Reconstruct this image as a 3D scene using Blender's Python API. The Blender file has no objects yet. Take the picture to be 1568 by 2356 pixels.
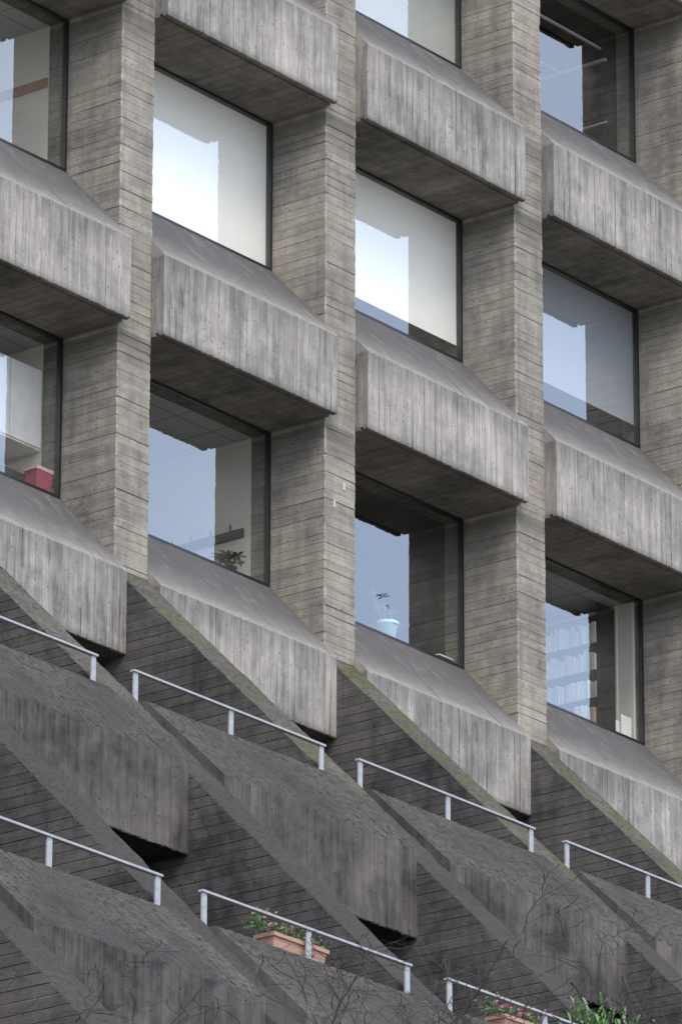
import bpy, math, random, bmesh
from mathutils import Vector, Matrix
random.seed(7)
H=3.6; P=3.4234; W=.5231; D=.7335; E=.1633; B=.9017; C=.956; BAY=P-W
SY,SZ=3.655,3.625
GZ=-22.0
col=bpy.context.scene.collection
# ------------------------------------------------------------------ nodes
class NT:
    def __init__(s,name):
        s.m=bpy.data.materials.new(name); s.m.use_nodes=True
        s.t=s.m.node_tree; s.t.nodes.clear()
        s.out=s.t.nodes.new('ShaderNodeOutputMaterial')
    def n(s,ty,ins=None,**pr):
        nd=s.t.nodes.new(ty)
        for k,v in pr.items(): setattr(nd,k,v)
        for k,v in (ins or {}).items(): s.put(nd.inputs[k],v)
        return nd
    def put(s,sock,v):
        if isinstance(v,bpy.types.NodeSocket): s.t.links.new(v,sock)
        else: sock.default_value=v
    def ma(s,op,a,b=0.0,c=None,clamp=False):
        nd=s.n('ShaderNodeMath',operation=op,use_clamp=clamp)
        s.put(nd.inputs[0],a); s.put(nd.inputs[1],b)
        if c is not None: s.put(nd.inputs[2],c)
        return nd.outputs[0]
    def mix(s,f,a,b,mode='MIX'):
        nd=s.n('ShaderNodeMix',data_type='RGBA',blend_type=mode,clamp_factor=True)
        s.put(nd.inputs['Factor'],f)
        for k,v in ((6,a),(7,b)):
            if isinstance(v,tuple) and len(v)==3: v=v+(1,)
            s.put(nd.inputs[k],v)
        return nd.outputs[2]
    def mr(s,v,a,b,c,d,smooth=False):
        nd=s.n('ShaderNodeMapRange',interpolation_type='SMOOTHSTEP' if smooth else 'LINEAR')
        for i,x in enumerate((v,a,b,c,d)): s.put(nd.inputs[i],x)
        return nd.outputs[0]
    def noise(s,vec,scale,detail=4,rough=.55,stretch=None):
        if stretch:
            vec=s.n('ShaderNodeVectorMath',{0:vec,1:stretch},operation='MULTIPLY').outputs[0]
        return s.n('ShaderNodeTexNoise',{'Vector':vec,'Scale':scale,'Detail':detail,'Roughness':rough}).outputs[0]
    def bsdf(s,color,rough=.9,spec=.25,bump=None,bd=.01,bs=1.0,metal=0):
        b=s.n('ShaderNodeBsdfPrincipled')
        if isinstance(color,tuple) and len(color)==3: color=color+(1,)
        s.put(b.inputs['Base Color'],color); s.put(b.inputs['Roughness'],rough)
        b.inputs['Specular IOR Level'].default_value=spec; b.inputs['Metallic'].default_value=metal
        if bump is not None:
            bn=s.n('ShaderNodeBump',{'Height':bump,'Strength':bs,'Distance':bd}); s.t.links.new(bn.outputs[0],b.inputs['Normal'])
        s.t.links.new(b.outputs[0],s.out.inputs[0]); return b

def concrete(name,axis,dark,light,bw=.1,kb=.3,kl=1.0,ks=.6,kg=.4,groove=.5,white=0.0,post=None,pore=.6,lw=.05,fineamp=.22,wl=.3,bd=.008):
    s=NT(name)
    pos=s.n('ShaderNodeNewGeometry').outputs['Position']
    tc=s.n('ShaderNodeTexCoord').outputs['Object']
    rnd=s.n('ShaderNodeObjectInfo').outputs['Random']
    sep=s.n('ShaderNodeSeparateXYZ',{0:tc})
    ax=sep.outputs['XYZ'.index(axis)] if axis else None
    large=s.noise(pos,.9,4,.65)
    med=s.noise(pos,6,3,.65)
    streak=s.noise(pos,1,3,.6,(7,7,.4))
    fac=s.ma('MULTIPLY_ADD',s.ma('SUBTRACT',large,.5),kl*2.2,.5)
    fac=s.ma('MULTIPLY_ADD',s.ma('SUBTRACT',med,.5),1.2,fac)
    if ks>0: fac=s.ma('MULTIPLY_ADD',s.ma('SUBTRACT',streak,.5),ks*2,fac)
    fine=s.noise(pos,55,2,.75)
    height=s.ma('MULTIPLY',fine,.4)
    if not axis: height=s.ma('MULTIPLY_ADD',s.noise(pos,22,3,.7),1.2,height)
    line=None
    if axis:
        t=s.ma('DIVIDE',ax,bw)
        idx=s.ma('FLOOR',t); fr=s.ma('FRACT',t)
        wn=s.n('ShaderNodeTexWhiteNoise',{'Vector':s.n('ShaderNodeCombineXYZ',{0:idx,1:s.ma('MULTIPLY',rnd,37.0)}).outputs[0]},noise_dimensions='3D').outputs[0]
        fac=s.ma('MULTIPLY_ADD',s.ma('SUBTRACT',wn,.5),kb,fac)
        st=(1.2,1.2,40) if axis=='Z' else (44,44,.9)
        grain=s.noise(pos,1,3,.75,st)
        fac=s.ma('MULTIPLY_ADD',s.ma('SUBTRACT',grain,.5),kg*2,fac)
        edge=s.ma('MINIMUM',fr,s.ma('SUBTRACT',1.0,fr))
        lr=s.n('ShaderNodeTexWhiteNoise',{'Vector':s.n('ShaderNodeCombineXYZ',{0:s.ma('ROUND',t),1:s.ma('MULTIPLY',rnd,11.0)}).outputs[0]},noise_dimensions='3D').outputs[0]
        wid=s.ma('MULTIPLY_ADD',lr,.04,lw)
        line=s.mr(s.ma('DIVIDE',edge,wid),0.,1.,1.,0.,True)
        height=s.ma('ADD',height,s.ma('MULTIPLY',grain,.4))
        height=s.ma('SUBTRACT',height,s.ma('MULTIPLY',line,.8*min(1,groove*1.4)))
        line=s.ma('MULTIPLY',line,s.mr(s.ma('ADD',streak,med),.8,1.15,.25,1.,True))
    c=s.mix(s.ma('ADD',fac,0.0,clamp=True),dark,light)
    c=s.mix(s.mr(large,.42,.58,0.,1.),c,s.mix(1.0,c,(1.02,.995,.955),'MULTIPLY'))
    if line is not None:
        isw=s.ma('GREATER_THAN',lr,.9)
        c=s.mix(s.ma('MULTIPLY',s.ma('MULTIPLY',line,s.ma('SUBTRACT',1.0,isw)),groove),c,tuple(x*.3 for x in dark))
        c=s.mix(s.ma('MULTIPLY',s.ma('MULTIPLY',line,isw),wl),c,tuple(min(1,x*1.4) for x in light))
    if white>0:
        wst=s.noise(pos,1,5,.75,(15,15,1.8))
        wm=s.ma('MULTIPLY',s.mr(wst,.5,.64,0.,1.,True),s.mr(large,.42,.6,.15,1.))
        c=s.mix(s.ma('MULTIPLY',wm,white),c,tuple(min(.62,x*1.4) for x in light))
        dm=s.ma('MULTIPLY',s.mr(wst,.5,.38,0.,1.,True),s.mr(large,.4,.58,1.,.2))
        c=s.mix(s.ma('MULTIPLY',dm,min(1,white*1.5)),c,tuple(x*.5 for x in dark))
    vo=s.n('ShaderNodeTexVoronoi',{'Vector':pos,'Scale':14.})
    pr=s.ma('MULTIPLY',s.mr(vo.outputs['Distance'],.12,.2,1.,0.),s.ma('GREATER_THAN',med,.5))
    c=s.mix(s.ma('MULTIPLY',pr,pore),c,tuple(x*.25 for x in dark))
    c=s.mix(1.0,c,s.mix(fine,(1-fineamp,)*3,(1+fineamp,)*3),'MULTIPLY')
    if post: c=post(s,c,pos,tc,sep,large,med,streak)
    s.bsdf(c,.92,.12,height,bd,.85)
    return s.m

def dirt_beam(s,c,pos,tc,sep,large,med,streak):
    z=sep.outputs[2]
    top=s.mr(s.ma('MULTIPLY_ADD',streak,-.5,z),.3,.72,0.,.7,True)
    c=s.mix(s.ma('MULTIPLY',top,s.mr(med,.4,.6,.3,1.)),c,(.10,.098,.094))
    lip=s.mr(s.ma('MULTIPLY_ADD',med,.06,z),.91,.93,0.,.35)
    c=s.mix(lip,c,(.36,.35,.33))
    bot=s.mr(s.ma('MULTIPLY_ADD',med,-.06,z),-.03,.05,.6,0.)
    return s.mix(bot,c,(.08,.077,.072))
def shade_wear_pier(s,c,pos,tc,sep,large,med,streak):
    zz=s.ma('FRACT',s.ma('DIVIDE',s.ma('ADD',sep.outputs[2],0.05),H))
    under=s.mr(s.ma('ADD',zz,s.ma('MULTIPLY',streak,.1)),.90,1.05,0.,.6,True)  # soft shade below each beam painted into the pier colour
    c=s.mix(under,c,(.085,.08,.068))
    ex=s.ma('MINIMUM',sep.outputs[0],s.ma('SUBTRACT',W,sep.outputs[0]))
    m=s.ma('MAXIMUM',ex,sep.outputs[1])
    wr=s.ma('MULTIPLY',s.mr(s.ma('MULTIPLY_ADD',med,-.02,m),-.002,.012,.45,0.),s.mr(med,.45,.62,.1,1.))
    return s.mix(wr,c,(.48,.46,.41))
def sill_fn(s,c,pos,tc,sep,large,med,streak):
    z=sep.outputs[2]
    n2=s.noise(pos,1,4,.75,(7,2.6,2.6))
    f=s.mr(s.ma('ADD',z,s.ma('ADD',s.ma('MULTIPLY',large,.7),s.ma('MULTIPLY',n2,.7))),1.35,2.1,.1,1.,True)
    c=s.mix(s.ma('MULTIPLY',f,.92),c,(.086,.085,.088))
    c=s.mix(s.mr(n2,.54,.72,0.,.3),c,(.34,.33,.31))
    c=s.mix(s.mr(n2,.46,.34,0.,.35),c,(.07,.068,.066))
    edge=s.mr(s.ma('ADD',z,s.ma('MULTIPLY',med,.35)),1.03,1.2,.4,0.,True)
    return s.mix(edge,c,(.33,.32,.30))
def moss_top(s,c,pos,tc,sep,large,med,streak):
    ps=s.n('ShaderNodeSeparateXYZ',{0:pos}); zz=ps.outputs[2]
    n=s.noise(pos,2.2,4,.7)
    g=s.ma('MULTIPLY',s.mr(zz,-2.9,-1.6,.0,1.),s.mr(n,.44,.58,.05,.85,True))
    g=s.ma('MULTIPLY',g,s.mr(ps.outputs[0],-3.5,3.,.35,1.))
    c=s.mix(s.mr(zz,-3.0,-1.6,.85,0.),c,(.044,.042,.043))
    c=s.mix(g,c,(.08,.083,.043))
    k=s.mr(s.noise(pos,22,3,.7),.52,.62,0.,.8)
    return s.mix(k,c,(.026,.025,.023))
def moss_slope(s,c,pos,tc,sep,large,med,streak):
    n=s.noise(pos,15,5,.85)
    k=s.ma('MULTIPLY',s.mr(n,.53,.58,0.,1.),s.mr(large,.4,.54,.4,1.))
    c=s.mix(s.ma('MULTIPLY',k,.85),c,(.014,.013,.011))
    g=s.ma('MULTIPLY',s.mr(n,.46,.40,0.,1.),s.mr(large,.44,.58,.25,1.))
    c=s.mix(s.ma('MULTIPLY',g,.6),c,(.145,.142,.13))
    return s.mix(s.mr(med,.47,.62,0.,.45),c,(.052,.051,.036))

M_pier=concrete('pier_board_marked_concrete','Z',(.135,.128,.113),(.315,.3,.266),.1,kb=.2,kl=.8,ks=.45,kg=.5,groove=.52,post=shade_wear_pier,lw=.04)
M_beam=concrete('spandrel_board_marked_concrete','X',(.155,.151,.146),(.335,.327,.315),.1,kb=.1,kl=.9,ks=.5,kg=.5,groove=.38,white=.42,post=dirt_beam,lw=.028)
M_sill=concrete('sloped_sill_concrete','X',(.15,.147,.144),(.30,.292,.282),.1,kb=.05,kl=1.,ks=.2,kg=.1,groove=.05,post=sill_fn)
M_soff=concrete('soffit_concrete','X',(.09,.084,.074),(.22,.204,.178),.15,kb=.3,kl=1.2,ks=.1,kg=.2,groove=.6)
M_soffd=concrete('shaded_terrace_soffit',None,(.02,.019,.018),(.05,.047,.045),kl=1.,ks=.0)  # shade of the deep terrace recesses put into the soffit colour
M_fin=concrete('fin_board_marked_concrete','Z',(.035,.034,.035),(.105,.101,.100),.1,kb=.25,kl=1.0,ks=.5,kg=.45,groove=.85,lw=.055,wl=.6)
M_fintop=concrete('mossy_fin_top','Y',(.06,.059,.056),(.125,.122,.116),.12,kb=.2,kl=.8,ks=.3,kg=.3,groove=.4,post=moss_top)
M_par=concrete('terrace_parapet_concrete','X',(.040,.038,.039),(.122,.116,.114),.12,kb=.06,kl=1.3,ks=.6,kg=.22,groove=.3,white=.25,lw=.03)
M_slope=concrete('mossy_terrace_slope',None,(.042,.041,.043),(.110,.108,.110),kl=1.,ks=.0,post=moss_slope,pore=.8,fineamp=.5,bd=.035)

def simple(name,colr,rough=.6,spec=.4,metal=0,var=.15,scale=6):
    s=NT(name); pos=s.n('ShaderNodeNewGeometry').outputs['Position']
    n=s.noise(pos,scale,2)
    lo=tuple(x*(1-var) for x in colr); hi=tuple(min(1,x*(1+var)) for x in colr)
    s.bsdf(s.mix(n,lo,hi),rough,spec,metal=metal); return s.m
def glassmat():
    s=NT('window_glass')
    f=s.n('ShaderNodeLayerWeight',{'Blend':.5}).outputs['Facing']
    f5=s.ma('POWER',f,4.0)
    fac=s.ma('MULTIPLY_ADD',f5,.7,.24)
    gl=s.n('ShaderNodeBsdfGlossy',{'Color':(.93,.97,1,1),'Roughness':.0})
    tr=s.n('ShaderNodeBsdfTransparent',{'Color':(.97,.98,.97,1)})
    mx=s.n('ShaderNodeMixShader',{0:fac,1:tr.outputs[0],2:gl.outputs[0]})
    s.t.links.new(mx.outputs[0],s.out.inputs[0]); return s.m
def blindmat(name,c):
    s=NT(name); pos=s.n('ShaderNodeNewGeometry').outputs['Position']
    z=s.n('ShaderNodeSeparateXYZ',{0:pos}).outputs[2]
    f=s.ma('FRACT',s.ma('DIVIDE',z,.04)); 
    k=s.mr(s.ma('ABSOLUTE',s.ma('SUBTRACT',f,.5)),.3,.5,0.,1.)
    cc=s.mix(s.ma('MULTIPLY',k,.35),c,tuple(x*.75 for x in c))
    s.bsdf(cc,.8,.2); return s.m
def ceilmat():
    s=NT('ceiling_tiles'); pos=s.n('ShaderNodeNewGeometry').outputs['Position']
    sp=s.n('ShaderNodeSeparateXYZ',{0:pos}); ks=[]
    for i in (0,1):
        f=s.ma('FRACT',s.ma('DIVIDE',sp.outputs[i],.6)); ks.append(s.ma('LESS_THAN',f,.03))
    c=s.mix(s.ma('MAXIMUM',*ks),(.5,.51,.51),(.25,.25,.25)); s.bsdf(c,.9,.1); return s.m
M_glass=glassmat()
M_blind=blindmat('white_blind',(.92,.905,.865)); M_blindg=blindmat('grey_blind',(.46,.47,.44)); M_blindd=blindmat('dark_grey_blind',(.32,.34,.37))
M_ceil=ceilmat()
M_frame=simple('black_window_frame',(.014,.014,.015),.35,.5)
M_cream=simple('cream_wall',(.74,.72,.66),.8,.2,var=.04,scale=1)
M_dark=simple('dim_room_wall',(.05,.048,.045),.8,.2)  # dimness of the office interiors put into the wall colour
M_blackw=simple('unlit_room_black',(.012,.012,.012),.8,.2)  # gloom of unlit rooms put into wall colour; plain black on the bookshelf
M_floor=simple('office_floor',(.25,.25,.25),.8,.2)
M_rail=simple('painted_steel',(.30,.32,.345),.5,.4,metal=0,var=.3,scale=14)
M_wood=simple('wooden_rail',(.30,.15,.07),.5)
M_white=simple('white_laminate',(.92,.92,.89),.4)
M_red=simple('red_plastic',(.38,.07,.11),.4)
M_redl=simple('pink_lid',(.7,.5,.53),.4)
M_blue=simple('pale_blue_ceramic',(.5,.85,.95),.3)
M_black=simple('black_plastic',(.02,.02,.02),.4)
M_leaf=simple('leaf_green',(.05,.10,.04),.5,var=.5,scale=30)
M_leafp=simple('pale_leaf_green',(.32,.38,.36),.5,var=.2,scale=30)
M_leafl=simple('light_leaf_green',(.08,.17,.055),.5,var=.5,scale=30)
M_terra=simple('terracotta',(.38,.23,.175),.75,var=.12)
M_soil=simple('soil',(.03,.022,.016),.95)
M_pink=simple('pink_petals',(.45,.10,.2),.6,var=.4,scale=60)
M_bark=simple('twig_bark',(.035,.03,.029),.9,var=.4,scale=30)
M_patch=simple('light_filler',(.42,.40,.34),.9)
M_paper=[simple('paper_folder_%s'%n,c,.8) for n,c in (('white',(.95,.94,.91)),('cream',(.88,.84,.7)),('grey',(.6,.63,.67)),('tan',(.55,.42,.28)),('red',(.55,.12,.12)))]
# ------------------------------------------------------------------ mesh helpers
def mk(name,verts,faces,mats,fi=None,parent=None,loc=(0,0,0),smooth=False):
    me=bpy.data.meshes.new(name); me.from_pydata([tuple(v) for v in verts],[],faces)
    for m in mats: me.materials.append(m)
    if fi: me.polygons.foreach_set('material_index',fi)
    if smooth: me.polygons.foreach_set('use_smooth',[True]*len(faces))
    me.update()
    if len(faces)>1:
        bm=bmesh.new(); bm.from_mesh(me); bmesh.ops.recalc_face_normals(bm,faces=bm.faces); bm.to_mesh(me); bm.free()
    o=bpy.data.objects.new(name,me); col.objects.link(o); o.location=loc
    if parent: o.parent=parent
    return o
def empty(name,parent=None,loc=(0,0,0)):
    o=bpy.data.objects.new(name,None); o.empty_display_size=.2; col.objects.link(o); o.location=loc
    if parent: o.parent=parent
    return o
def tag(o,label,cat,group=None):
    o['label']=label; o['category']=cat
    if group: o['group']=group
def boxes(lst):
    V=[];F=[];I=[]
    for b in lst:
        x0,x1,y0,y1,z0,z1=b[:6]; n=len(V)
        V+=[(x0,y0,z0),(x1,y0,z0),(x1,y1,z0),(x0,y1,z0),(x0,y0,z1),(x1,y0,z1),(x1,y1,z1),(x0,y1,z1)]
        for f in ((0,3,2,1),(4,5,6,7),(0,1,5,4),(1,2,6,5),(2,3,7,6),(3,0,4,7)):
            F.append(tuple(n+i for i in f)); I.append(b[6] if len(b)>6 else 0)
    return V,F,I
def copy(o,parent,loc):
    c=o.copy(); c.parent=parent; c.location=loc; col.objects.link(c); return c
def extr(prof,segm,L,bw,jit_idx,seed,off=.003,jit=.003,soft=(),sj=.001):
    r=random.Random(seed); V=[];F=[];I=[];n=len(prof); rings=0
    nb=round(L/bw)
    for k in range(nb):
        o=r.uniform(-off,off)
        for q in (0,.33,.66,1):
            x=.001+(L-.002)*(k+q)/nb
            ch=r.random()<.07; chb=r.random()<.07   # occasional chipped arris
            for i,(y,z) in enumerate(prof):
                if i in soft: V.append((x,y+r.uniform(-sj,sj),z+r.uniform(-sj,sj)))
                elif i in jit_idx:
                    low=z<.1
                    c_=(chb if low else ch)
                    V.append((x,y+o+r.uniform(-jit,jit)+(jit*2 if c_ else 0),z+r.uniform(-jit,jit)+((jit*3 if low else -jit*3) if c_ else 0)))
                else: V.append((x,y,z))
            rings+=1
    for a in range(rings-1):
        for i in range(n):
            j=(i+1)%n; F.append((a*n+i,a*n+j,(a+1)*n+j,(a+1)*n+i)); I.append(segm[i])
    F.append(tuple(range(n))); I.append(segm[0]); F.append(tuple((rings-1)*n+i for i in range(n))); I.append(segm[0])
    return V,F,I
# ------------------------------------------------------------------ building
bld=empty('office_building',loc=(0,0,0))
tag(bld,'brutalist board-marked concrete office building with deep windows and sloping terraces','building')
BAYS=range(-5,5)
beam_meshes=[]
prof=[(-E,.008),(-E,B-.009),(-E+.008,B+.004),(0,0),(D,B+C),(D+.25,B+C),(D+.25,0),(-E+.105,0),(-E+.105,.03),(-E+.06,.03),(-E+.06,0),(-E+.008,0)]
prof[3]=(-E+(D+E)*.5,B+C*.5)
segm=[0,1,1,1,1,2,2,2,2,2,2,0]
for v in range(4):
    V,F,I=extr(prof,segm,BAY,.1,(0,1,2,11),v,off=.0015,jit=.003)
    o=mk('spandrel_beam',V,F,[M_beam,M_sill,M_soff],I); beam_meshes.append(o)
first=set()
def place(protos,parent,loc,k):
    o=protos[k%len(protos)]
    if o.name not in first:
        first.add(o.name); o.parent=parent; o.location=loc; return o
    return copy(o,parent,loc)
for j in range(0,5):
    for i in BAYS:
        place(beam_meshes,bld,(i*P+W,0,j*H-(0.02 if j==0 else 0)),random.randrange(4))
# piers
def fin_z(y): return B-.12+(y+E)*(SZ/SY)
z_b=fin_z(0)
piers=[]
for v in range(3):
    r=random.Random(50+v); V=[];F=[]
    zt=4*H+B+C+.1; kk=math.floor(z_b/.1)
    while kk*.1<zt:
        ox,oy=r.uniform(-.002,.002),r.uniform(-.003,.003)
        for q in (0,.5,1):
            z=max(z_b,kk*.1+q*.1)
            J=lambda:r.uniform(-.003,.003)
            ch=.009 if r.random()>.07 else .02
            V+=[(ch+J(),oy+J(),z),(W-ch+J(),oy+J(),z),(W+ox+J()*.6,ch+J(),z),(W,1.1,z),(0,1.1,z),(ox+J()*.6,ch+J(),z)]
        kk+=1
    n=len(V)//6
    for a in range(n-1):
        for i in range(6):
            F.append((a*6+i,a*6+(i+1)%6,(a+1)*6+(i+1)%6,(a+1)*6+i))
    F+=[tuple(range(6)),tuple((n-1)*6+i for i in range(6))]
    piers.append(mk('concrete_pier',V,F,[M_pier]))
for i in range(-5,6): place(piers,bld,(i*P,0,0),i+5)
for bx in ((.30,.34,-.008,.01,2.87,2.95),(.14,.168,-.008,.01,2.63,2.71)):
    V,F,I=boxes([bx]); mk('repair_patch',V,F,[M_patch],I,bld,(P,0,0))
# fins
KT=4
yend=-E-SY*KT-.35
fins=[]
for v in range(3):
    r=random.Random(80+v)
    ys=[0-.1*a for a in range(int(-yend/.1)+1)]
    L=[];R=[]
    for y in ys:
        L.append((.0+r.uniform(0,.006),y,fin_z(y)-.012+r.uniform(-.012,.006))); R.append((W-r.uniform(0,.006),y,fin_z(y)-.012+r.uniform(-.012,.006)))
    L2=[(x+.014,y,z+.012) for x,y,z in L]; R2=[(x-.014,y,z+.012) for x,y,z in R]
    n=len(ys); V=L+L2+R2+R; F=[];I=[]
    for a in range(n-1):
        for s0,mi in ((0,1),(n,1),(2*n,1)):
            F.append((s0+a,s0+a+1,s0+n+a+1,s0+n+a)); I.append(mi)
    b0=len(V); V+=[(0,yend,GZ-.3),(0,1.1,GZ-.3),(0,1.1,z_b),(W,yend,GZ-.3),(W,1.1,GZ-.3),(W,1.1,z_b)]
    F.append(tuple(range(n))+(b0,b0+1,b0+2)); I.append(0)
    F.append(tuple(3*n+a for a in range(n))+(b0+3,b0+4,b0+5)); I.append(0)
    F.append((n-1,2*n-1,3*n-1,4*n-1,b0+3,b0)); I.append(0)
    F.append((b0+1,b0+4,b0+5,b0+2)); I.append(0)
    F.append((b0+2,b0+5,3*n,2*n,n,0)); I.append(0)
    fins.append(mk('sloping_fin_wall',V,F,[M_fin,M_fintop],I))
for i in range(-5,6): place(fins,bld,(i*P,0,0),i+6)
# terrace parapets ; local origin = front top edge
FL=-.72; CAP=.46
yb=SY+.90
pprof=[(0,-.892),(0,-.015),(.012,.008),(.48,.455),(.95,.895),(.97,.91),(.96+CAP,.91),(.96+CAP,FL),(yb,FL),(yb,-.9),(.1,-.9),(.1,-.875),(.06,-.875),(.06,-.9),(.008,-.9)]
psegm=[0,1,1,1,1,1,0,2,2,2,2,2,2,2,0]
pars=[]
for v in range(3):
    V,F,I=extr(pprof,psegm,BAY,.12,(0,1,14),200+v,off=.001,jit=.005,soft=(2,3,4,5),sj=.003)
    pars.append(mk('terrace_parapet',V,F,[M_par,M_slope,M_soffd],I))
for k in range(1,KT+1):
    for i in BAYS: place(pars,bld,(i*P+W,-E-SY*k,B-SZ*k),random.randrange(3))
V,F,I=boxes([(-5*P+.6,5*P,yend+.45,yend+1.2,GZ-.2,B-SZ*KT-.905)])
mk('base_wall',V,F,[M_par],I,bld)
V,F,I=boxes([(-5*P,5*P+W,5.2,14,GZ-.2,4*H+1.2),(-5*P,5*P+W,1.12,5.19,4*H+.9,4*H+1.15)])
mk('rear_block',V,F,[M_par],I,bld)
# railings
def railing(parent,loc,protos=[]):
    e=empty('railing',parent,loc)
    if not protos:
        V,F,I=boxes([(-.032,.032,-.008,.008,0,.321)])
        p=mk('post',V,F,[M_rail],I)
        V,F,I=boxes([(.0,BAY,-.026,.026,.3215,.342)])
        h=mk('handrail',V,F,[M_rail],I)
        protos+= [p,h]; p.parent=e; p.location=(.045,0,0); h.parent=e
        for x in (BAY*.505,BAY-.045): copy(p,e,(x,0,0))
    else:
        for x in (.045,BAY*.505,BAY-.045): copy(protos[0],e,(x,0,0))
        copy(protos[1],e,(0,0,0))
for k in (1,2,3):
    for i in range(-5,3): railing(bld,(i*P+W,-E-SY*k+.96+.17,B-SZ*k+.91))
# windows
def fr_boxes(h,w=BAY,t=.034):
    return boxes([(.002,t,0,.06,.002,h-.002),(w-t,w-.002,0,.06,.002,h-.002),(t,w-t,.001,.059,.002,t),(t,w-t,.001,.059,h-t,h-.002)])
WH=H-B-C
proto={}
def window(parent,loc,h,blind=None,gap=0):
    e=empty('window',parent,loc); key=round(h,2)
    if key not in proto:
        V,F,I=fr_boxes(h); a=mk('frame',V,F,[M_frame],I,e)
        g=mk('glass',[(.034,.02,.034),(BAY-.034,.02,.034),(BAY-.034,.02,h-.034),(.034,.02,h-.034)],[(0,1,2,3)],[M_glass],None,e)
        proto[key]=(a,g)
    else:
        for o in proto[key]: copy(o,e,(0,0,0))
    if blind:
        mk('blind',[(.036,.065,gap),(BAY-.036,.065,gap),(BAY-.036,.065,h-.01),(.036,.065,h-.01)],[(0,1,2,3)],[blind],None,e)
    return e
BL={(0,1):(M_blind,.04),(1,1):(M_blind,.22),(1,2):(M_blindg,.06),(2,1):(M_blindd,.3),(-2,1):(M_blind,.06),(3,2):(M_blindg,.1),(0,2):(M_blind,.1)}
rooms={}
def room(kind,y1,z0,z1,loc,parent):
    key=(kind,round(y1,1),round(z1-z0,2))
    if key in rooms: return copy(rooms[key],parent,loc)
    x0,x1,y0=.01,BAY-.01,.26
    V=[(x0,y0,z0),(x1,y0,z0),(x1,y1,z0),(x0,y1,z0),(x0,y0,z1),(x1,y0,z1),(x1,y1,z1),(x0,y1,z1)]
    F=[(0,1,2,3),(4,5,6,7),(1,2,6,5),(2,3,7,6),(3,0,4,7)]
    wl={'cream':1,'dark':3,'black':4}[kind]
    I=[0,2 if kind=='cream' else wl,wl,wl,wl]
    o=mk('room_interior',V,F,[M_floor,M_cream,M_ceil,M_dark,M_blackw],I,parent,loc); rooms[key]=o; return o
for j in range(0,4):
    for i in BAYS:
        bl,gp=BL.get((i,j),(None,0))
        zb=j*H+B+C-(0.02 if j==0 else 0)
        window(bld,(i*P+W,D,zb),WH+(.02 if j==0 else 0),bl,gp)
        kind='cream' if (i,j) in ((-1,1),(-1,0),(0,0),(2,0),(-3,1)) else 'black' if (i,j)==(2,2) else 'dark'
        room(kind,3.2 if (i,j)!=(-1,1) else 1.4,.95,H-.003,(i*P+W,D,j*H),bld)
for k in range(1,KT+1):
    for i in BAYS:
        y=-E-SY*(k-1)+.9; fz=B-SZ*k+FL; tp=(B-SZ*(k-1)-.9) if k>1 else -.02
        window(bld,(i*P+W,y,fz+.002),tp-fz-.004,None)
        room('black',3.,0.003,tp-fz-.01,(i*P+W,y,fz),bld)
# ------------------------------------------------------------------ things inside
def top(name,loc,label,cat,group=None):
    e=empty(name,None,loc); tag(e,label,cat,group); return e
SILL=B+C
def leafy(name,parent,mat,n,spread,size,zc,seed,flat=.6):
    r=random.Random(seed); V=[];F=[]
    for a in range(n):
        th=r.uniform(0,6.28); rr=spread*math.sqrt(r.random()); c=Vector((rr*math.cos(th),rr*math.sin(th)*flat,zc+r.uniform(-.5,.5)*spread))
        for b in range(7):
            an=b/7*6.28+r.random(); d=Vector((math.cos(an),math.sin(an)*.8,r.uniform(-.35,.3))).normalized()
            s=size*r.uniform(.7,1.2); sd=d.cross(Vector((0,0,1)))
            if sd.length<.1: sd=Vector((1,0,0))
            sd.normalize(); sd=sd*s*.18
            nn=len(V); V+=[c,c+d*s*.5+sd,c+d*s+Vector((0,0,-s*.15)),c+d*s*.5-sd]; F.append((nn,nn+1,nn+2,nn+3))
        nn=len(V); V+=[Vector((0,0,.05)),Vector((.006,0,.05)),c+Vector((.004,0,0)),c]; F.append((nn,nn+1,nn+2,nn+3))
    return mk(name,V,F,[mat],None,parent)
def lathe(name,pts,mat,parent,loc=(0,0,0),n=20):
    V=[];F=[]
    for r_,z in pts:
        for a in range(n): V.append((r_*math.cos(6.2832*a/n),r_*math.sin(6.2832*a/n),z))
    for b in range(len(pts)-1):
        for a in range(n): F.append((b*n+a,b*n+(a+1)%n,(b+1)*n+(a+1)%n,(b+1)*n+a))
    F.append(tuple(range(n)))
    return mk(name,V,F,[mat],None,parent,loc,True)
s0=SILL-.02
c=top('wall_cabinet',(-.03,D+.27,0),'white wall cabinet mounted inside an office window','cabinet')
V,F,I=boxes([(-1.0,0,0,.45,2.42,3.3)]); mk('carcass',V,F,[M_white],I,c)
V,F,I=boxes([(-.99,-.51,-.02,-.002,2.44,3.29),(-.49,-.01,-.02,-.002,2.44,3.29)]); mk('door',V,F,[M_white],I,c)
c=top('waste_bin',(-.17,D+.16,s0+.002),'red plastic box with pink lid on a window sill','bin')
V=[(-.105,-.075,0),(.105,-.075,0),(.105,.075,0),(-.105,.075,0),(-.12,-.085,.27),(.12,-.085,.27),(.12,.085,.27),(-.12,.085,.27)]
mk('body',V,[(0,3,2,1),(0,1,5,4),(1,2,6,5),(2,3,7,6),(3,0,4,7),(4,5,6,7)],[M_red],None,c)
V,F,I=boxes([(-.132,.132,-.092,.092,.2715,.31)]); mk('lid',V,F,[M_redl],I,c)
c=top('storage_box',(-.62,D+.16,s0+.002),'small dark storage box on office window sill','box')
V,F,I=boxes([(-.18,.18,-.06,.08,0,.14)]); mk('body',V,F,[M_black],I,c); V,F,I=boxes([(-.19,.19,-.065,.085,.141,.158)]); mk('lid',V,F,[M_black],I,c)
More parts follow.
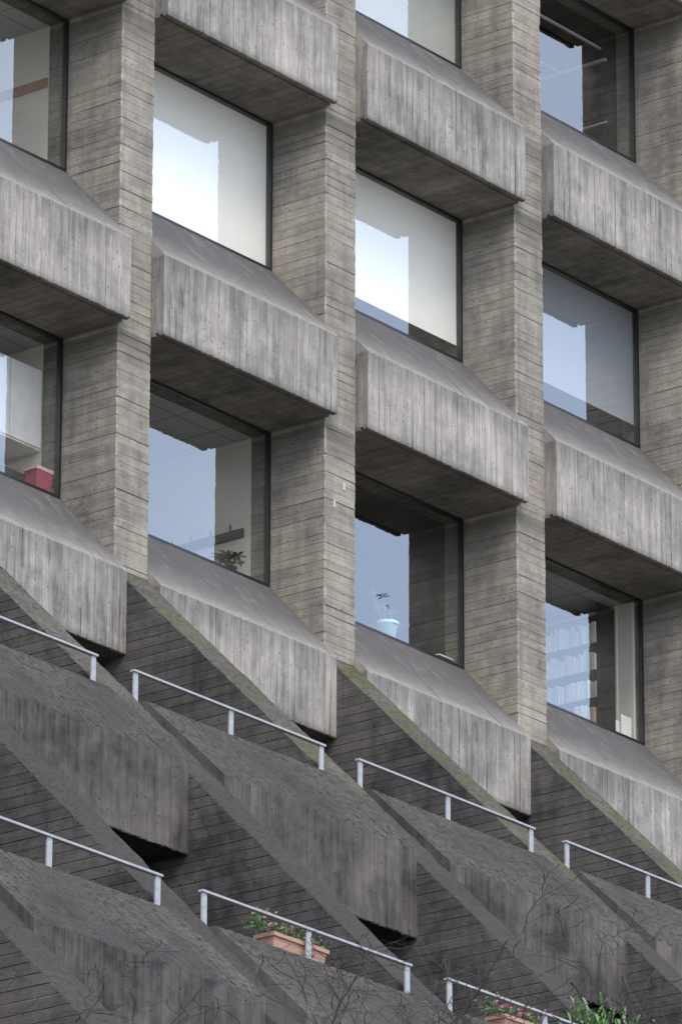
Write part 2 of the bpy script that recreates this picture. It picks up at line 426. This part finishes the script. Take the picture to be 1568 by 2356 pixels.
c=top('spot_lamp',(-.85,D+.3,3.597),'small white ceiling spot lamp','lamp')
lathe('lamp_shade',[(.03,0),(.035,.08),(.06,.16)],M_white,c,(0,0,-.38)); lathe('stem',[(.008,0),(.008,.22)],M_white,c,(0,0,-.22),8)
c=top('coat_rail',(P-.012,D+.35,2.52),'dark wooden coat rail with metal hooks on an office wall','coat rail')
V,F,I=boxes([(-.03,0,0,1.0,-.04,.06)]); mk('board',V,F,[M_black],I,c)
hk=[]
for y in (.1,.37,.64,.9): hk+=[(-.12,-.03,y-.008,y+.008,-.01,.008),(-.12,-.105,y-.008,y+.008,.008,.09)]
for q in range(4):
    V,F,I=boxes(hk[2*q:2*q+2]); mk('hook',V,F,[M_black],I,c)
def pot_plant(loc,label,potmat,size,n,seed,h,mat=M_leaf,ls=.13):
    c=top('potted_plant',loc,label,'plant')
    lathe('pot',[(.07*size,0),(.10*size,.17*size),(.112*size,.17*size),(.112*size,.2*size),(.095*size,.2*size),(.09*size,.17*size),(.0,.17*size)],potmat,c)
    leafy('foliage',c,mat,n,.2*h/.25,ls,h,seed); return c
pot_plant((P-.5,D+.13,s0+.002),'small green houseplant with star-shaped leaves on window sill',M_black,.6,11,3,.2)
pot_plant((2*P-1.22,D+.14,s0+.002),'leafy houseplant in pale blue ceramic pot on sill',M_blue,1.2,9,8,.38,M_leafp,.09)
c=top('storage_box',(2*P-.2,D+.14,s0+.002),'small dark storage box on window sill','box')
V,F,I=boxes([(-.14,.1,-.05,.08,0,.1)]); mk('body',V,F,[M_black],I,c); V,F,I=boxes([(-.15,.11,-.055,.09,.101,.115)]); mk('lid',V,F,[M_white],I,c)
c=top('desk_card',(2*P-.78,D+.14,s0+.002),'small cream card standing on window sill','card')
V,F,I=boxes([(-.08,.06,0,.004,0,.1),(-.08,.06,.03,.034,0,.1),(-.08,.06,0.0041,.0299,.094,.098)]); mk('card',V,F,[M_paper[1]],I,c)
c=top('bookshelf',(3*P-.02,D+.37,1.5),'open office bookshelf packed with paper folders','bookshelf')
bx=[(-.36,0,0,.02,-.5,2.05),(-.36,0,2.35,2.37,-.5,2.05),(-.015,0,.0201,2.3499,-.5,2.05)]
for q in range(6): bx.append((-.36,-.0151,.0201,2.3499,-.1+.33*q,-.08+.33*q))
V,F,I=boxes(bx); mk('shelf_frame',V,F,[M_blackw],I,c)
r=random.Random(9)
for q in range(6):
    bx=[];y=.025
    while y<2.3:
        t=r.choice((.02,.03,.045,.06)); 
        if r.random()<.94: bx.append((-.40+r.uniform(0,.03),-.03,y,y+t*.85,-.079+.33*q,-.079+.33*q+r.uniform(.17,.26),r.choice((0,0,0,0,1,1,2,3,4) if q<3 else (0,0,2,1))))
        y+=t
    V,F,I=boxes(bx); o=mk('folder_row',V,F,M_paper,I,c); o['kind']='stuff'
c=top('side_panel',(3*P-.012,D+.11,SILL+.001),'cream painted partition panel beside bookshelf','panel')
V,F,I=boxes([(-.05,0,0,.21,0,1.73)]); mk('panel_board',V,F,[M_cream],I,c); V,F,I=boxes([(-.07,0,.211,.235,0,1.73)]); mk('panel_trim',V,F,[M_cream],I,c)
c=top('paper_tray',(3*P-.22,D+.10,SILL+.002),'white cards and papers standing on window sill','papers')
V,F,I=boxes([(-.1,.1,0,.006,0,.3),(-.16,.03,.03,.036,0,.22),(-.5,-.25,.02,.1,0,.03),(-.75,-.55,.02,.1,0,.07)]); mk('papers',V,F,[M_paper[0]],I,c)
c=top('picture_rail',(-.012,D+.27,H+2.95),'brown wooden rail along an office wall','wall rail')
V,F,I=boxes([(-.025,0,0,1.12,-.05,.05),(-.04,-.0251,0,1.12,-.05,-.035)]); mk('board',V,F,[M_wood],I,c)
c=top('ceiling_ducts',(3*P-.02,D+.35,2*H),'pale metal pipes and struts under a dark office ceiling','pipes')
V,F,I=boxes([(-2.6,-.02,.1,.13,3.44,3.47),(-2.6,-.02,.7,.72,3.3,3.32),(-.1,-.06,.0,2.4,3.25,3.28),(-.08,-.06,.0,2.4,2.45,2.47)]); mk('pipe',V,F,[M_paper[2]],I,c)
# ------------------------------------------------------------------ flower boxes
def flower_box(loc,seed,label):
    c=top('flower_box',loc,label,'flower box','flower boxes on the terrace parapets')
    h=.19
    V=[(-.46,-.07,0),(.46,-.07,0),(.46,.07,0),(-.46,.07,0),(-.5,-.095,h),(.5,-.095,h),(.5,.095,h),(-.5,.095,h),
       (-.52,-.115,h),(.52,-.115,h),(.52,.115,h),(-.52,.115,h),(-.52,-.115,h+.035),(.52,-.115,h+.035),(.52,.115,h+.035),(-.52,.115,h+.035),
       (-.49,-.085,h+.035),(.49,-.085,h+.035),(.49,.085,h+.035),(-.49,.085,h+.035),(-.49,-.085,h),(.49,-.085,h),(.49,.085,h),(-.49,.085,h)]
    V=[(x*.73,y,z) for x,y,z in V]
    F=[(0,3,2,1)]
    for a in range(0,20,4):
        for i in range(4): F.append((a+i,a+(i+1)%4,a+4+(i+1)%4,a+4+i))
    I=[0]*len(F); F.append((20,21,22,23)); I.append(1)
    mk('planter',V,F,[M_terra,M_soil],I,c)
    r=random.Random(seed); V=[];F=[];V2=[];F2=[]
    def quad(V,F,c,s):
        d=Vector((r.uniform(-1,1),r.uniform(-1,1),r.uniform(-1,1))).normalized(); e=d.cross(Vector((r.uniform(-1,1),r.uniform(-1,1),.3))).normalized()
        n=len(V); V+=[c-d*s,c+e*s*.5,c+d*s,c-e*s*.5]; F.append((n,n+1,n+2,n+3))
    for b in range(24):
        x=r.uniform(-.37,.37); hh=r.uniform(.02,.14)+(.05 if x<-.25 else 0); xx=x+(r.uniform(-.18,0) if x<-.25 else 0)
        for q in range(18): quad(V,F,Vector((xx+r.gauss(0,.04),r.gauss(0,.05),h+.03+hh*r.random()*1.2)),r.uniform(.012,.028))
        if r.random()<.6 and x>-.28:
            for q in range(12): quad(V2,F2,Vector((xx+r.gauss(0,.035),r.gauss(0,.04),h+.05+hh+r.gauss(0,.022))),r.uniform(.012,.022))
    mk('foliage',V,F,[M_leafl],None,c); mk('blossoms',V2,F2,[M_pink],None,c)
yp=-E-SY*2+.96+.32; zp=B-SZ*2+.912
flower_box((-2*P+W+1.42,yp,zp),1,'terracotta flower box with pink geraniums on terrace parapet')
flower_box((-P+W+1.3,yp,zp),2,'terracotta flower box with small pink flowers behind railing')
c=top('potted_plant',(-P+W+2.6,yp+.02,zp),'bushy green plant with long leaves on terrace parapet','plant')
lathe('pot',[(.09,0),(.13,.2),(.145,.2),(.145,.24),(.12,.24),(.11,.2),(0,.2)],M_terra,c)
r=random.Random(4);V=[];F=[]
for a in range(300):
    an=r.uniform(0,6.28); L=r.uniform(.12,.27); el=r.uniform(-.3,1.4); d=Vector((math.cos(an)*math.cos(el),math.sin(an)*math.cos(el),math.sin(el))); s=Vector((-math.sin(an),math.cos(an),0))*r.uniform(.009,.02)
    b=Vector((r.gauss(0,.19),r.gauss(0,.1),.3+abs(r.gauss(0,.16)))); p1=b+d*L*.5; p2=b+d*L*.85+Vector((0,0,-.03)); p3=b+d*L*1.05+Vector((0,0,-.09)); n=len(V)
    V+=[b-s*.4,b+s*.4,p1+s,p1-s,p2+s*.8,p2-s*.8,p3]; F+=[(n,n+1,n+2,n+3),(n+3,n+2,n+4,n+5),(n+5,n+4,n+6)]
    n=len(V); V+=[Vector((-.003,0,.2)),Vector((.003,0,.2)),b]; F.append((n,n+1,n+2))
mk('foliage',V,F,[M_leafl],None,c)
# ------------------------------------------------------------------ bare trees
def tree(loc,hgt,seed):
    r=random.Random(seed); c=top('bare_tree',loc,'leafless tree with thin dark twigs in front of building','tree','bare trees in front of the building')
    TV,TF,BV,BF=[],[],[],[]
    def tube(V,F,p,q,r0,r1,n):
        d=(q-p).normalized(); a=d.orthogonal().normalized(); b=d.cross(a); s=len(V)
        for c_,rr in ((p,r0),(q,r1)):
            for i in range(n):
                an=6.2832*i/n; V.append(c_+(a*math.cos(an)+b*math.sin(an))*rr)
        for i in range(n): F.append((s+i,s+(i+1)%n,s+n+(i+1)%n,s+n+i))
    def grow(p,d,L,rad,dep):
        n=6; seg=L/n
        for a in range(n):
            d=(d+Vector((r.gauss(0,.24),r.gauss(0,.24),r.gauss(.03,.14)))).normalized()
            q=p+d*seg; r1=rad*.86
            tube(BV,BF,p,q,rad,r1,5 if rad>.02 else 3); p=q; rad=max(r1,.0026)
            if dep>0 and a>0 and r.random()<.82:
                ax=Vector((r.gauss(0,1),r.gauss(0,1),r.gauss(.2,.5))).normalized()
                nd=(d*.7+ax*.9).normalized()
                grow(p,nd,L*r.uniform(.38,.6),rad*.58,dep-1)
    p=Vector((0,0,-.1)); rad=.16
    for a in range(6):
        q=p+Vector((r.gauss(0,.08),r.gauss(0,.08),1)); tube(TV,TF,p,q,rad,rad*.88,10); p=q; rad*=.88
    for a in range(7):
        an=a*.9+r.random(); grow(p-Vector((0,0,.15*a)),Vector((math.cos(an)*.5,math.sin(an)*.5,1)).normalized(),2.8,.05,4)
    zs=sorted(v.z for v in BV); f=hgt/zs[int(len(zs)*.93)]
    for L_ in (TV,BV):
        for v in L_: v.z*=f
    lim=hgt*1.03
    for v in BV:
        if v.z>lim: v.z=lim+(v.z-lim)*.3
    mk('trunk',TV,TF,[M_bark],None,c,smooth=True)
    mk('crown',BV,BF,[M_bark],None,c)
camloc=Vector((-45.525,-38.464,-20.266))
tree((-21.9,-18.45,GZ),10.18,11)
tree((-21.15,-19.2,GZ),10.25,22)
tree((-20.6,-19.95,GZ),10.12,13)
tree((-20.1,-20.6,GZ),9.98,34)
# ------------------------------------------------------------------ ground
s=NT('ground_paving'); pos=s.n('ShaderNodeNewGeometry').outputs['Position']
s.bsdf(s.mix(s.noise(pos,.6,4),(.27,.26,.24),(.38,.37,.34)),.95,.1)
g=mk('ground',[(-600,-600,GZ),(600,-600,GZ),(600,600,GZ),(-600,600,GZ)],[(0,1,2,3)],[s.m]); g['kind']='structure'
# ------------------------------------------------------------------ light
w=bpy.data.worlds.new('World'); bpy.context.scene.world=w; w.use_nodes=True; nt=w.node_tree
bg=nt.nodes['Background']; sky=nt.nodes.new('ShaderNodeTexSky'); sky.sky_type='NISHITA'; sky.sun_disc=False
sun_dir=Vector((-.55,-.75,.95)).normalized()
sky.sun_elevation=math.asin(sun_dir.z); sky.sun_rotation=math.atan2(sun_dir.x,sun_dir.y)
sky.air_density=1.0; sky.dust_density=3.0; sky.ozone_density=1.0
tc=nt.nodes.new('ShaderNodeTexCoord'); sx=nt.nodes.new('ShaderNodeSeparateXYZ'); nt.links.new(tc.outputs['Generated'],sx.inputs[0])
mp=nt.nodes.new('ShaderNodeMapRange'); nt.links.new(sx.outputs[2],mp.inputs[0]); mp.inputs[1].default_value=.3; mp.inputs[2].default_value=.7
cr=nt.nodes.new('ShaderNodeMix'); cr.data_type='RGBA'; nt.links.new(mp.outputs[0],cr.inputs[0]); cr.inputs[6].default_value=(7.8,9.2,12.2,1); cr.inputs[7].default_value=(9.0,8.7,8.4,1)
ad=nt.nodes.new('ShaderNodeMix'); ad.data_type='RGBA'; ad.blend_type='ADD'; ad.inputs[0].default_value=1
nt.links.new(sky.outputs[0],ad.inputs[6]); nt.links.new(cr.outputs[2],ad.inputs[7]); nt.links.new(ad.outputs[2],bg.inputs[0]); bg.inputs[1].default_value=.13
ld=bpy.data.lights.new('overcast_sun','SUN'); ld.energy=1.6; ld.angle=math.radians(18); ld.color=(1,.92,.83)
lo=bpy.data.objects.new('overcast_sun',ld); col.objects.link(lo); lo.rotation_euler=sun_dir.to_track_quat('Z','Y').to_euler()
# ------------------------------------------------------------------ camera
a,p,ro=.66331,.35104,.0022661
ca,sa,cp,sp=math.cos(a),math.sin(a),math.cos(p),math.sin(p)
R=Vector((sa,-ca,0));Fw=Vector((ca*cp,sa*cp,sp));U=Vector((-ca*sp,-sa*sp,cp))
R2=R*math.cos(ro)+U*math.sin(ro); U2=-R*math.sin(ro)+U*math.cos(ro)
cd=bpy.data.cameras.new('camera'); cd.sensor_fit='HORIZONTAL'; cd.sensor_width=36; cd.lens=14442/1568*36; cd.clip_end=2000; cd.clip_start=.5
co=bpy.data.objects.new('camera',cd); col.objects.link(co)
m=Matrix((R2,U2,-Fw)).transposed().to_4x4(); m.translation=camloc; co.matrix_world=m
bpy.context.scene.camera=co
bpy.context.scene.view_settings.view_transform='Standard'; bpy.context.scene.view_settings.look='None'
